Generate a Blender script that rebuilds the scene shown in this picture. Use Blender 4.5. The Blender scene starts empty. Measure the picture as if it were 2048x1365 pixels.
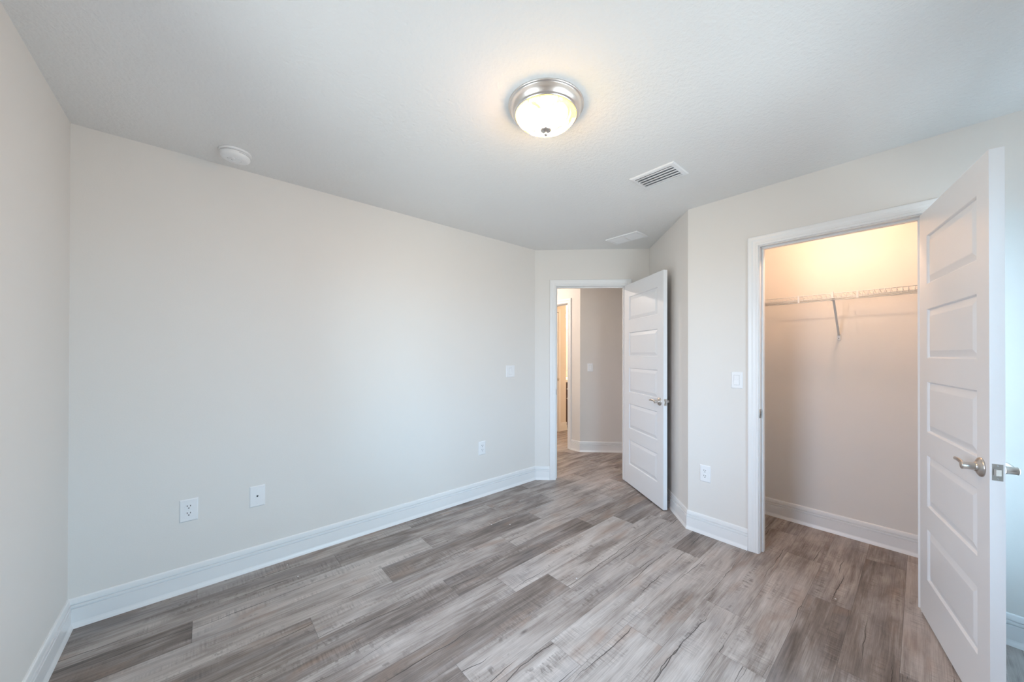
import bpy, bmesh, math, random
from mathutils import Vector, Matrix

random.seed(7)
scene = bpy.context.scene
COL = scene.collection

# ------------------------------------------------------------------ camera
H = 2.427            # ceiling height
cam_data = bpy.data.cameras.new('camera')
cam = bpy.data.objects.new('camera', cam_data)
COL.objects.link(cam)
scene.camera = cam
YAW, PITCH, ROLL = 0.8370, 0.0036, 0.0018
fwd = Vector((math.cos(YAW)*math.cos(PITCH), math.sin(YAW)*math.cos(PITCH), math.sin(PITCH)))
rgt = Vector((math.sin(YAW), -math.cos(YAW), 0))
upv = rgt.cross(fwd)
r2 = rgt*math.cos(ROLL) + upv*math.sin(ROLL)
u2 = upv*math.cos(ROLL) - rgt*math.sin(ROLL)
cam.matrix_world = Matrix(((r2.x, u2.x, -fwd.x, 0), (r2.y, u2.y, -fwd.y, 0), (r2.z, u2.z, -fwd.z, 1.3164), (0, 0, 0, 1)))
cam_data.sensor_width = 36
cam_data.sensor_fit = 'HORIZONTAL'
cam_data.lens = 713.11/2048*36
cam_data.shift_x = -(1050.64-1024)/2048
cam_data.shift_y = (707.58-682.5)/2048
cam_data.clip_start = 0.01

# ------------------------------------------------------------------ colour management
vs = scene.view_settings
vs.view_transform = 'Standard'
vs.look = 'None'
vs.gamma = 1
vs.use_curve_mapping = False
vs.exposure = 1.84

# ------------------------------------------------------------------ light levels (all tuning here)
SKY_STRENGTH = 5.5
SKY_COLOR = (0.53, 0.59, 0.78, 1)          # hazy sky to the west
SKY_SOUTH = (0.335, 0.525, 0.72, 1)          # clearer, bluer sky to the south
GROUND_COLOR = (0.34, 0.36, 0.39, 1)
LAMP_STRENGTH = 20.0
CLOSET_W = 2.3
HALL_W = 10.0
BATH_W = 8.0
WARM = (1.0, 0.60, 0.38)
WARM_DEEP = (1.0, 0.60, 0.35)

# ------------------------------------------------------------------ world: daylight sky over dull ground
world = bpy.data.worlds.new('daylight')
scene.world = world
world.use_nodes = True
wn = world.node_tree.nodes
wl = world.node_tree.links
wn.clear()
wo = wn.new('ShaderNodeOutputWorld')
wb = wn.new('ShaderNodeBackground')
wb.inputs['Strength'].default_value = SKY_STRENGTH
wtc = wn.new('ShaderNodeTexCoord')
wsx = wn.new('ShaderNodeSeparateXYZ')
wmr = wn.new('ShaderNodeMapRange')
wmr.inputs['From Min'].default_value = -0.08
wmr.inputs['From Max'].default_value = 0.04
wsm = wn.new('ShaderNodeMapRange')
wsm.interpolation_type = 'SMOOTHSTEP'
wsm.inputs['From Min'].default_value = 0.35
wsm.inputs['From Max'].default_value = 0.75
wneg = wn.new('ShaderNodeMath')
wneg.operation = 'MULTIPLY'
wneg.inputs[1].default_value = -1.0
wmx = wn.new('ShaderNodeMix')
wmx.data_type = 'RGBA'
wmx.inputs[6].default_value = SKY_COLOR
wmx.inputs[7].default_value = SKY_SOUTH
wm2 = wn.new('ShaderNodeMix')
wm2.data_type = 'RGBA'
wm2.inputs[6].default_value = GROUND_COLOR
wl.new(wsx.outputs['Y'], wneg.inputs[0])
wl.new(wneg.outputs[0], wsm.inputs['Value'])
wl.new(wsm.outputs['Result'], wmx.inputs[0])
wl.new(wmx.outputs[2], wm2.inputs[7])
wl.new(wmr.outputs['Result'], wm2.inputs[0])
wl.new(wtc.outputs['Generated'], wsx.inputs[0])
wl.new(wsx.outputs['Z'], wmr.inputs['Value'])
wl.new(wm2.outputs[2], wb.inputs['Color'])
wl.new(wb.outputs[0], wo.inputs['Surface'])

# windows: (y0,y1) in the west wall and (x0,x1) in the south wall; z range
WIN_W = (0.62, 1.58, 0.62, 2.08)
WIN_S = (0.70, 1.75, 0.45, 2.06)
WIN_C = (1.99, 2.53, 0.40, 2.06)  # unseen corner window, split off and added to light the strip beyond the door

def portal(name, loc, rot, sx, sy):
    l = bpy.data.lights.new(name, 'AREA')
    l.shape = 'RECTANGLE'
    l.size, l.size_y = sx, sy
    l.cycles.is_portal = True
    o = bpy.data.objects.new(name, l)
    o.location = loc
    o.rotation_euler = rot
    COL.objects.link(o)

portal('sky_portal_west', (-0.62, (WIN_W[0]+WIN_W[1])/2, (WIN_W[2]+WIN_W[3])/2), (math.pi/2, 0, -math.pi/2), WIN_W[1]-WIN_W[0], WIN_W[3]-WIN_W[2])
for nm_, w_ in (('sky_portal_south', WIN_S), ('sky_portal_corner', WIN_C)):
    portal(nm_, ((w_[0]+w_[1])/2, -0.63, (w_[2]+w_[3])/2), (math.pi/2, 0, 0), w_[1]-w_[0], w_[3]-w_[2])

def lamp_point(name, loc, power, color, radius):
    l = bpy.data.lights.new(name, 'POINT')
    l.energy = power
    l.color = color
    l.shadow_soft_size = radius
    o = bpy.data.objects.new(name, l)
    o.location = loc
    COL.objects.link(o)
    return o

# ------------------------------------------------------------------ materials
def mat(name, color, rough=0.6, metal=0.0, spec=0.5, noise=None, bump=None):
    m = bpy.data.materials.new(name)
    m.use_nodes = True
    nt = m.node_tree
    b = nt.nodes['Principled BSDF']
    b.inputs['Base Color'].default_value = (*color, 1)
    b.inputs['Roughness'].default_value = rough
    b.inputs['Metallic'].default_value = metal
    b.inputs['Specular IOR Level'].default_value = spec
    tc = nt.nodes.new('ShaderNodeTexCoord')
    if noise:
        sc, amt = noise
        n = nt.nodes.new('ShaderNodeTexNoise')
        n.inputs['Scale'].default_value = sc
        n.inputs['Detail'].default_value = 3
        nt.links.new(tc.outputs['Object'], n.inputs['Vector'])
        mx = nt.nodes.new('ShaderNodeMix')
        mx.data_type = 'RGBA'
        mx.inputs[6].default_value = (*[c*(1-amt) for c in color], 1)
        mx.inputs[7].default_value = (*[min(1, c*(1+amt)) for c in color], 1)
        nt.links.new(n.outputs['Fac'], mx.inputs[0])
        nt.links.new(mx.outputs[2], b.inputs['Base Color'])
    if bump:
        sc, strength, dist = bump
        n = nt.nodes.new('ShaderNodeTexNoise')
        n.inputs['Scale'].default_value = sc
        n.inputs['Detail'].default_value = 4
        n.inputs['Roughness'].default_value = 0.55
        nt.links.new(tc.outputs['Object'], n.inputs['Vector'])
        bp = nt.nodes.new('ShaderNodeBump')
        bp.inputs['Strength'].default_value = strength
        bp.inputs['Distance'].default_value = dist
        nt.links.new(n.outputs['Fac'], bp.inputs['Height'])
        nt.links.new(bp.outputs['Normal'], b.inputs['Normal'])
    return m

M = {}
M['wall'] = mat('wall_paint', (0.82, 0.787, 0.750), 0.62, spec=0.35, noise=(3.0, 0.012), bump=(160, 0.12, 0.002))
M['ceiling'] = mat('ceiling_paint', (0.85, 0.845, 0.835), 0.85, spec=0.2, noise=(2.0, 0.012), bump=(60, 0.7, 0.005))
M['trim'] = mat('trim_enamel', (0.88, 0.88, 0.88), 0.30, spec=0.45, noise=(6.0, 0.008))
M['door'] = mat('door_enamel', (0.84, 0.85, 0.87), 0.34, spec=0.45, noise=(5.0, 0.008), bump=(220, 0.03, 0.001))
M['plastic'] = mat('white_plastic', (0.90, 0.90, 0.91), 0.30, spec=0.5, noise=(30, 0.008))
M['wire'] = mat('shelf_vinyl', (0.80, 0.80, 0.79), 0.35, spec=0.5, noise=(30, 0.01))
M['dark'] = mat('dark_slot', (0.02, 0.02, 0.022), 0.6, noise=(40, 0.1))
M['grey'] = mat('grey_plastic', (0.42, 0.43, 0.44), 0.5, noise=(40, 0.05))
M['duct'] = mat('duct_grey', (0.36, 0.37, 0.40), 0.7, noise=(20, 0.05))
M['nickel'] = mat('satin_nickel', (0.60, 0.565, 0.53), 0.30, metal=1.0, noise=(60, 0.05))
M['rim'] = mat('brushed_nickel_rim', (0.86, 0.81, 0.77), 0.30, metal=1.0, noise=(25, 0.04))
M['brown'] = mat('espresso_wood', (0.07, 0.032, 0.016), 0.4, noise=(14, 0.3))
M['counter'] = mat('white_counter', (0.82, 0.80, 0.76), 0.2, noise=(18, 0.03))
M['chip'] = mat('paint_chip_white', (0.88, 0.88, 0.88), 0.6, noise=(200, 0.03))
M['rubber'] = mat('white_rubber', (0.75, 0.75, 0.75), 0.6, noise=(50, 0.03))
M['mirror'] = mat('mirror_silver', (0.9, 0.9, 0.9), 0.03, metal=1.0, noise=(2, 0.003))

def emis_mat(name, color, strength, veins=None):
    m = bpy.data.materials.new(name)
    m.use_nodes = True
    nt = m.node_tree
    b = nt.nodes['Principled BSDF']
    b.inputs['Base Color'].default_value = (0.62, 0.52, 0.34, 1)
    b.inputs['Roughness'].default_value = 0.25
    b.inputs['Emission Color'].default_value = (*color, 1)
    b.inputs['Emission Strength'].default_value = strength
    if veins:
        tc = nt.nodes.new('ShaderNodeTexCoord')
        n = nt.nodes.new('ShaderNodeTexNoise')
        n.inputs['Scale'].default_value = 8.5
        n.inputs['Detail'].default_value = 3
        n.inputs['Distortion'].default_value = 1.4
        nt.links.new(tc.outputs['Object'], n.inputs['Vector'])
        cr = nt.nodes.new('ShaderNodeValToRGB')
        cr.color_ramp.elements[0].position = 0.43
        cr.color_ramp.elements[0].color = (*veins, 1)
        cr.color_ramp.elements[1].position = 0.53
        cr.color_ramp.elements[1].color = (*color, 1)
        nt.links.new(n.outputs['Fac'], cr.inputs['Fac'])
        sx_ = nt.nodes.new('ShaderNodeSeparateXYZ')
        nt.links.new(tc.outputs['Object'], sx_.inputs[0])
        mr = nt.nodes.new('ShaderNodeMapRange')          # bulb falloff painted into the glow: dimmer and warmer towards the rim
        mr.inputs['From Min'].default_value = -0.070
        mr.inputs['From Max'].default_value = -0.045
        nt.links.new(sx_.outputs['Z'], mr.inputs['Value'])
        mx = nt.nodes.new('ShaderNodeMix')
        mx.data_type = 'RGBA'
        mx.inputs[7].default_value = (veins[0], veins[1]*0.8, veins[2]*1.2, 1)
        nt.links.new(mr.outputs['Result'], mx.inputs[0])
        nt.links.new(cr.outputs['Color'], mx.inputs[6])
        nt.links.new(mx.outputs[2], b.inputs['Emission Color'])
    return m

M['shade'] = emis_mat('alabaster_glass_lit', WARM, LAMP_STRENGTH, veins=(0.46, 0.30, 0.0035))
M['bulb'] = emis_mat('lit_bulb_glass', (1.0, 0.80, 0.50), 14.0)

def glass_mat():
    m = bpy.data.materials.new('window_glass')
    m.use_nodes = True
    nt = m.node_tree
    nt.nodes.clear()
    o = nt.nodes.new('ShaderNodeOutputMaterial')
    t = nt.nodes.new('ShaderNodeBsdfTransparent')
    t.inputs['Color'].default_value = (0.93, 0.97, 0.96, 1)
    g = nt.nodes.new('ShaderNodeBsdfGlossy')
    g.inputs['Roughness'].default_value = 0.02
    f = nt.nodes.new('ShaderNodeFresnel')
    f.inputs['IOR'].default_value = 1.3
    mx = nt.nodes.new('ShaderNodeMixShader')
    nt.links.new(f.outputs[0], mx.inputs[0])
    nt.links.new(t.outputs[0], mx.inputs[1])
    nt.links.new(g.outputs[0], mx.inputs[2])
    nt.links.new(mx.outputs[0], o.inputs['Surface'])
    return m
M['glass'] = glass_mat()

PW, PL = 0.1805, 1.2     # plank width and length

def floor_mat():
    m = bpy.data.materials.new('grey_oak_planks')
    m.use_nodes = True
    nt = m.node_tree
    N, L = nt.nodes, nt.links
    b = N['Principled BSDF']
    def math_(op, a, c=None, clamp=False):
        n = N.new('ShaderNodeMath'); n.operation = op; n.use_clamp = clamp
        for i, v in enumerate((a, c)):
            if v is None: continue
            if isinstance(v, (int, float)): n.inputs[i].default_value = v
            else: L.new(v, n.inputs[i])
        return n.outputs[0]
    def comb(x, y, z):
        n = N.new('ShaderNodeCombineXYZ')
        for i, v in enumerate((x, y, z)):
            if isinstance(v, (int, float)): n.inputs[i].default_value = v
            else: L.new(v, n.inputs[i])
        return n.outputs[0]
    def noise(vec, detail=4, rough=0.55, dist=0.0, scale=1.0):
        n = N.new('ShaderNodeTexNoise')
        n.inputs['Scale'].default_value = scale
        n.inputs['Detail'].default_value = detail
        n.inputs['Roughness'].default_value = rough
        n.inputs['Distortion'].default_value = dist
        L.new(vec, n.inputs['Vector'])
        return n.outputs['Fac']
    def ramp(fac, pts):
        n = N.new('ShaderNodeValToRGB')
        e = n.color_ramp.elements
        while len(e) < len(pts): e.new(0.5)
        for el, (p, c) in zip(e, pts):
            el.position = p
            el.color = (c, c, c, 1) if isinstance(c, (int, float)) else (*c, 1)
        L.new(fac, n.inputs['Fac'])
        return n.outputs['Color']
    def mix(fac, a, c, blend='MIX'):
        n = N.new('ShaderNodeMix'); n.data_type = 'RGBA'; n.blend_type = blend
        for i, v in ((0, fac), (6, a), (7, c)):
            if isinstance(v, (int, float)): n.inputs[i].default_value = v if i == 0 else 0
            elif isinstance(v, tuple): n.inputs[i].default_value = (*v, 1)
            else: L.new(v, n.inputs[i])
        return n.outputs[2]
    uvn = N.new('ShaderNodeUVMap'); uvn.uv_map = 'plank'
    sp = N.new('ShaderNodeSeparateXYZ'); L.new(uvn.outputs[0], sp.inputs[0])
    u, v = sp.outputs[0], sp.outputs[1]
    at = N.new('ShaderNodeAttribute'); at.attribute_name = 'plank_id'
    sa = N.new('ShaderNodeSeparateColor'); L.new(at.outputs['Color'], sa.inputs[0])
    rid, tone, hue = sa.outputs[0], sa.outputs[1], sa.outputs[2]
    off = math_('MULTIPLY', rid, 90.0)
    def P(su, sv):
        return comb(math_('MULTIPLY', math_('ADD', u, off), su), math_('MULTIPLY', v, sv), off)
    broad = noise(P(2.2, 9.0), 3, 0.5, 0.6)
    streak = noise(P(2.0, 52.0), 6, 0.66, 0.25)
    fine = noise(P(9.0, 240.0), 3, 0.6)
    patch = noise(P(5.5, 15.0), 4, 0.6, 0.8)
    # overall value 0..1 of the stain
    val = math_('ADD', math_('MULTIPLY', broad, 0.85), math_('MULTIPLY', streak, 0.62))
    val = math_('ADD', val, math_('MULTIPLY', patch, 0.30))
    val = math_('ADD', val, math_('MULTIPLY', fine, 0.40))
    val = math_('ADD', val, math_('MULTIPLY', math_('SUBTRACT', tone, 0.5), 0.66))
    val = math_('SUBTRACT', val, 0.645)
    base = ramp(val, [(0.04, (0.098, 0.078, 0.068)), (0.28, (0.235, 0.196, 0.176)), (0.48, (0.405, 0.358, 0.332)), (0.72, (0.575, 0.525, 0.495)), (0.95, (0.68, 0.635, 0.605))])
    # brownish / bluish drift
    warmn = noise(P(2.8, 11.0), 2, 0.5, 0.5)
    wf = ramp(warmn, [(0.56, 0.0), (0.74, 0.55)])
    base = mix(wf, base, (0.36, 0.245, 0.185), 'MIX')
    cool = ramp(noise(P(1.7, 8.0), 2), [(0.50, 0.0), (0.75, 0.32)])
    base = mix(cool, base, (0.31, 0.305, 0.325), 'MIX')
    base = mix(math_('MULTIPLY', hue, 0.22), base, (0.27, 0.215, 0.18), 'MIX')
    # saw marks across the plank
    saw = noise(comb(math_('MULTIPLY', math_('ADD', u, off), 130.0), math_('MULTIPLY', v, 9.0), off), 2, 0.5)
    sawm = ramp(noise(P(2.4, 10.0), 3), [(0.50, 0.0), (0.62, 1.0)])
    sawl = ramp(saw, [(0.34, 0.78), (0.5, 1.0), (0.66, 1.12)])
    base = mix(sawm, base, mix(1.0, base, sawl, 'MULTIPLY'), 'MIX')
    # dark ticks in bands
    tick = ramp(noise(comb(math_('MULTIPLY', math_('ADD', u, off), 70.0), math_('MULTIPLY', v, 26.0), off), 3), [(0.50, 0.0), (0.60, 1.0)])
    tickm = ramp(noise(P(2.6, 19.0), 3, 0.5, 0.3), [(0.58, 0.0), (0.70, 0.62)])
    base = mix(math_('MULTIPLY', tick, tickm), base, (0.14, 0.118, 0.105), 'MIX')
    # long cracks: one or two thin wandering splits running the length of a plank
    crack = None
    for seed, su in ((7.31, 2.3), (3.77, 1.7)):
        v0 = math_('MULTIPLY', math_('FRACT', math_('MULTIPLY', rid, seed*13.0)), PW)
        w1 = noise(comb(math_('MULTIPLY', math_('ADD', u, off), su), seed, off), 4, 0.55)
        wob = math_('MULTIPLY', math_('SUBTRACT', w1, 0.5), 0.11)
        dd = math_('ABSOLUTE', math_('SUBTRACT', math_('SUBTRACT', v, v0), wob))
        wid = noise(comb(math_('MULTIPLY', math_('ADD', u, off), 6.0), seed+4.0, off), 2)
        on = ramp(noise(comb(math_('MULTIPLY', math_('ADD', u, off), 1.9), seed+9.0, off), 1), [(0.50, 0.0), (0.62, 1.0)])
        half = math_('MULTIPLY', math_('MULTIPLY', wid, on), 0.0046)
        c1 = math_('MULTIPLY', math_('SUBTRACT', 1.0, math_('DIVIDE', dd, math_('ADD', half, 0.00005)), clamp=True), 1.6, clamp=True)
        crack = c1 if crack is None else math_('MAXIMUM', crack, c1)
    base = mix(math_('MULTIPLY', crack, 0.9), base, (0.045, 0.037, 0.033), 'MIX')
    # knots
    vo = N.new('ShaderNodeTexVoronoi'); vo.inputs['Scale'].default_value = 1.0
    L.new(comb(math_('MULTIPLY', math_('ADD', u, off), 1.6), math_('MULTIPLY', v, 4.2), off), vo.inputs['Vector'])
    kn = ramp(vo.outputs['Distance'], [(0.0, 0.85), (0.018, 0.6), (0.045, 0.10), (0.08, 0.0)])
    base = mix(kn, base, (0.07, 0.058, 0.05), 'MIX')
    # seams between planks
    dv = math_('MINIMUM', v, math_('SUBTRACT', PW, v))
    du = math_('MINIMUM', u, math_('SUBTRACT', PL, u))
    dmin = math_('MINIMUM', dv, du)
    seam = math_('SUBTRACT', 1.0, math_('DIVIDE', dmin, 0.0016), clamp=True)
    base = mix(math_('MULTIPLY', seam, 0.55), base, (0.06, 0.054, 0.05), 'MIX')
    L.new(base, b.inputs['Base Color'])
    b.inputs['Specular IOR Level'].default_value = 0.42
    rr = math_('ADD', 0.40, math_('MULTIPLY', fine, 0.18))
    L.new(rr, b.inputs['Roughness'])
    hgt = math_('SUBTRACT', math_('ADD', math_('MULTIPLY', fine, 0.5), math_('MULTIPLY', streak, 0.5)), math_('ADD', math_('MULTIPLY', crack, 1.2), math_('MULTIPLY', seam, 1.0)))
    bp = N.new('ShaderNodeBump'); bp.inputs['Strength'].default_value = 0.22; bp.inputs['Distance'].default_value = 0.0012
    L.new(hgt, bp.inputs['Height']); L.new(bp.outputs['Normal'], b.inputs['Normal'])
    return m
M['floor'] = floor_mat()

# ------------------------------------------------------------------ mesh helpers
class MB:
    """collects faces, builds one mesh object"""
    def __init__(self):
        self.v, self.f, self.sm = [], [], []
    def add(self, verts, faces, smooth=False):
        o = len(self.v)
        self.v += [tuple(p) for p in verts]
        self.f += [tuple(i+o for i in f) for f in faces]
        self.sm += [smooth]*len(faces)
    def box(self, x0, x1, y0, y1, z0, z1, mtx=None):
        p = [Vector((x, y, z)) for z in (z0, z1) for x, y in ((x0, y0), (x1, y0), (x1, y1), (x0, y1))]
        if mtx: p = [mtx @ q for q in p]
        self.add(p, [(0, 3, 2, 1), (4, 5, 6, 7), (0, 1, 5, 4), (1, 2, 6, 5), (2, 3, 7, 6), (3, 0, 4, 7)])
    def prism(self, pts, z0, z1):
        n = len(pts)
        self.add([(x, y, z0) for x, y in pts]+[(x, y, z1) for x, y in pts],
                 [tuple(range(n-1, -1, -1)), tuple(range(n, 2*n))]+[(i, (i+1) % n, n+(i+1) % n, n+i) for i in range(n)])
    def lathe(self, prof, seg=48, center=(0, 0, 0), axis=(0, 0, 1), smooth=True):
        """prof: list of (radius, height)"""
        ax = Vector(axis).normalized()
        t = Vector((1, 0, 0)) if abs(ax.x) < 0.9 else Vector((0, 1, 0))
        a = (t - ax*t.dot(ax)).normalized(); c = ax.cross(a)
        vs_, fs = [], []
        rings = []
        for r, h in prof:
            if r < 1e-6:
                rings.append([len(vs_)]); vs_.append(Vector(center)+ax*h)
            else:
                rings.append(list(range(len(vs_), len(vs_)+seg)))
                for i in range(seg):
                    an = 2*math.pi*i/seg
                    vs_.append(Vector(center)+ax*h+(a*math.cos(an)+c*math.sin(an))*r)
        for A, B in zip(rings, rings[1:]):
            if len(A) == 1 and len(B) == 1: continue
            for i in range(seg):
                j = (i+1) % seg
                if len(A) == 1: fs.append((A[0], B[j], B[i]))
                elif len(B) == 1: fs.append((A[i], A[j], B[0]))
                else: fs.append((A[i], A[j], B[j], B[i]))
        self.add(vs_, fs, smooth)
    def tube(self, pts, r, seg=8, smooth=True, ry=None, up=(0, 0, 1)):
        """swept tube; r may be list; ry optional second radius (ellipse)"""
        pts = [Vector(p) for p in pts]
        n = len(pts)
        rs = r if isinstance(r, (list, tuple)) else [r]*n
        rys = (ry if isinstance(ry, (list, tuple)) else [ry]*n) if ry is not None else rs
        vs_, fs = [], []
        up = Vector(up)
        for i, p in enumerate(pts):
            d = (pts[min(i+1, n-1)]-pts[max(i-1, 0)]).normalized()
            w = up if abs(d.dot(up)) < 0.95 else Vector((1, 0, 0.01))
            a = d.cross(w).normalized(); c = a.cross(d).normalized()
            for k in range(seg):
                an = 2*math.pi*k/seg
                vs_.append(p+a*math.cos(an)*rs[i]+c*math.sin(an)*rys[i])
        for i in range(n-1):
            for k in range(seg):
                kk = (k+1) % seg
                fs.append((i*seg+k, i*seg+kk, (i+1)*seg+kk, (i+1)*seg+k))
        fs.append(tuple(range(seg-1, -1, -1)))
        fs.append(tuple((n-1)*seg+k for k in range(seg)))
        self.add(vs_, fs, smooth)
    def build(self, name, material, parent=None, loc=None, bevel=0.0, mtx=None):
        me = bpy.data.meshes.new(name)
        me.from_pydata([tuple(p) for p in self.v], [], self.f)
        me.update()
        bm = bmesh.new(); bm.from_mesh(me)
        bmesh.ops.recalc_face_normals(bm, faces=bm.faces)
        bm.to_mesh(me); bm.free()
        for p, s in zip(me.polygons, self.sm):
            p.use_smooth = s
        me.materials.append(material)
        o = bpy.data.objects.new(name, me)
        COL.objects.link(o)
        if parent: o.parent = parent
        if loc is not None: o.location = loc
        if mtx is not None: o.matrix_local = mtx
        if bevel:
            bv = o.modifiers.new('bevel', 'BEVEL'); bv.width = bevel; bv.segments = 2; bv.limit_method = 'ANGLE'; bv.angle_limit = math.radians(40)
        return o

def tag(o, label=None, cat=None, group=None, kind=None):
    if label: o['label'] = label
    if cat: o['category'] = cat
    if group: o['group'] = group
    if kind: o['kind'] = kind
    return o

def thing(name, label, cat, mtx, group=None, kind=None):
    o = bpy.data.objects.new(name, None)
    COL.objects.link(o)
    o.empty_display_size = 0.05
    o.matrix_world = mtx
    return tag(o, label, cat, group, kind)

S = math.sqrt(0.5)
# ------------------------------------------------------------------ plan of the bedroom (interior on the right of each run)
XW, YS, YN, XE = -0.480, -0.49, 2.736, 2.741
A = (2.605, YN)
B = (3.447, 1.8935)
C = (XE, 1.1875)
PLAN = [(XW, YS), (XW, YN), A, B, C, (XE, YS)]
WT = 0.115

def offset_poly(pts, d):
    """offset closed polygon outward (left of travel) by d"""
    n = len(pts); out = []
    for i in range(n):
        p0, p1, p2 = Vector(pts[i-1]), Vector(pts[i]), Vector(pts[(i+1) % n])
        d1, d2 = (p1-p0).normalized(), (p2-p1).normalized()
        n1, n2 = Vector((-d1.y, d1.x)), Vector((-d2.y, d2.x))
        bis = (n1+n2)
        k = d/(1+n1.dot(n2))
        out.append(tuple(p1+bis*k))
    return out
OUT = offset_poly(PLAN, WT)

def frame_mtx(p0, p1, z=0.0):
    """local: x along p0->p1, y into the room (right side), z up"""
    d = (Vector(p1)-Vector(p0)).normalized()
    n = Vector((d.y, -d.x))
    return Matrix(((d.x, n.x, 0, p0[0]), (d.y, n.y, 0, p0[1]), (0, 0, 1, z), (0, 0, 0, 1)))

def wall_seg(name, p0, p1, q0, q1, openings=(), label=None, z1=H, h0=0.0):
    """prism wall between inner edge p0-p1 and outer edge q0-q1, with openings (s0,s1,z0,z1)"""
    mb = MB()
    p0, p1, q0, q1 = map(Vector, (p0, p1, q0, q1))
    Lh = (p1-p0).length
    d = (p1-p0).normalized()
    nn = Vector((-d.y, d.x))
    def inner(s): return p0+d*s
    def outer(s):
        if s <= 0: return q0
        if s >= Lh: return q1
        return inner(s)+nn*((q0-p0).dot(nn))
    cuts = sorted({0.0, Lh, *[o[0] for o in openings], *[o[1] for o in openings]})
    for a, b_ in zip(cuts, cuts[1:]):
        zs = [(h0, z1)]
        for o in openings:
            if a >= o[0]-1e-6 and b_ <= o[1]+1e-6:
                zs = [z for z in ((h0, o[2]), (o[3], z1)) if z[1]-z[0] > 1e-4]
        for za, zb in zs:
            pts = [inner(a), inner(b_), outer(b_), outer(a)]
            mb.prism([(p.x, p.y) for p in pts], za, zb)
    o = mb.build(name, M['wall'])
    return tag(o, label, 'wall', kind='structure')

def simple_wall(name, p0, p1, label, openings=(), t=WT):
    """free wall: visible face p0->p1 with the room on its right, thickness to the left"""
    d = (Vector(p1)-Vector(p0)).normalized()
    n = Vector((-d.y, d.x))*t
    return wall_seg(name, p0, p1, Vector(p0)+n, Vector(p1)+n, openings, label)

# door openings (rough, jamb lined inside)
HEAD = 2.040
DG0, DG1 = 0.2245, 0.9400          # bedroom doorway along the diagonal from A
CL0, CL1 = 0.0, 0.7150             # closet doorway in y on the east wall
JT = 0.018

wall_seg('wall_west', PLAN[0], PLAN[1], OUT[0], OUT[1], [(WIN_W[0]-YS, WIN_W[1]-YS, WIN_W[2], WIN_W[3])], 'pale wall at the left edge of the room, around the window')
wall_seg('wall_north', PLAN[1], PLAN[2], OUT[1], OUT[2], (), 'long pale greige wall with outlets, left of the bedroom doorway')
wall_seg('wall_diagonal', PLAN[2], PLAN[3], OUT[2], OUT[3], [(DG0-JT, DG1+JT, 0, HEAD+JT)], 'short angled wall holding the bedroom doorway')
wall_seg('wall_return', PLAN[3], PLAN[4], OUT[3], OUT[4], (), 'narrow pale wall behind the open bedroom door')
wall_seg('wall_east', PLAN[4], PLAN[5], OUT[4], OUT[5], [(C[1]-CL1-JT, C[1]-CL0+JT, 0, HEAD+JT)], 'pale wall around the closet doorway')
wall_seg('wall_south', PLAN[5], PLAN[0], OUT[5], OUT[0], [(XE-w_[1], XE-w_[0], w_[2], w_[3]) for w_ in (WIN_S, WIN_C)], 'pale wall behind the camera with a wide window and an added narrow one')

# closet shell
XCB = 3.475
simple_wall('wall_closet_back', (XCB, 1.2), (XCB, -0.63), 'closet back wall behind the wire shelf')
simple_wall('wall_closet_left', (2.99, 1.12), (XCB, 1.12), 'closet end wall left of the doorway', t=0.05)
simple_wall('wall_closet_right', (XCB, -0.45), (XE+WT, -0.45), 'closet end wall right of the doorway', t=0.1)
# hall shell
HC = (3.804, 3.104)
HS = (HC[0]+1.35*S*1.0, HC[1]-1.35*S*1.0)
BDH0, BDH1 = 3.325, 4.04           # bathroom doorway
simple_wall('wall_hall_east', (HC[0], 5.2), HC, 'hall wall holding the bathroom doorway', [(5.2-BDH1-JT, 5.2-BDH0+JT, 0, HEAD+JT)])
simple_wall('wall_hall_far', HC, HS, 'angled hall wall with a light switch seen through the bedroom doorway')
hb0 = (B[0]+WT*S+0.09*S, B[1]+WT*S-0.09*S)
hb1 = (hb0[0]+1.05*S, hb0[1]-1.05*S)
simple_wall('wall_hall_end', HS, hb1, 'end wall of the hall, hidden past the doorway')
simple_wall('wall_hall_near', hb1, hb0, 'hall wall behind the closet')
simple_wall('wall_hall_west', (2.2, 2.86), (2.2, 5.2), 'hall wall behind the long bedroom wall')
simple_wall('wall_hall_north', (2.2, 5.2), (HC[0]+WT, 5.2), 'hall wall at the far end, hidden from view')
# bathroom shell
YB1, XB1, YB2 = 4.18, 4.735, 4.80
simple_wall('wall_bath_linen', (HC[0]+WT, YB1), (XB1, YB1), 'bathroom wall with a linen door', t=0.5)
simple_wall('wall_bath_vanity', (XB1-0.05, YB2), (6.2, YB2), 'bathroom wall behind the vanity mirror')
simple_wall('wall_bath_end', (6.2, YB2), (6.2, 3.20), 'bathroom end wall, hidden from view')
simple_wall('wall_bath_south', (6.2, 3.20), (3.92, 3.20), 'bathroom wall opposite the vanity', t=0.08)

# ceiling slab
mb = MB(); mb.box(-0.7, 6.4, -0.7, 5.4, H, H+0.1)
tag(mb.build('ceiling', M['ceiling']), 'white textured ceiling', 'ceiling', kind='structure')

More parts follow.
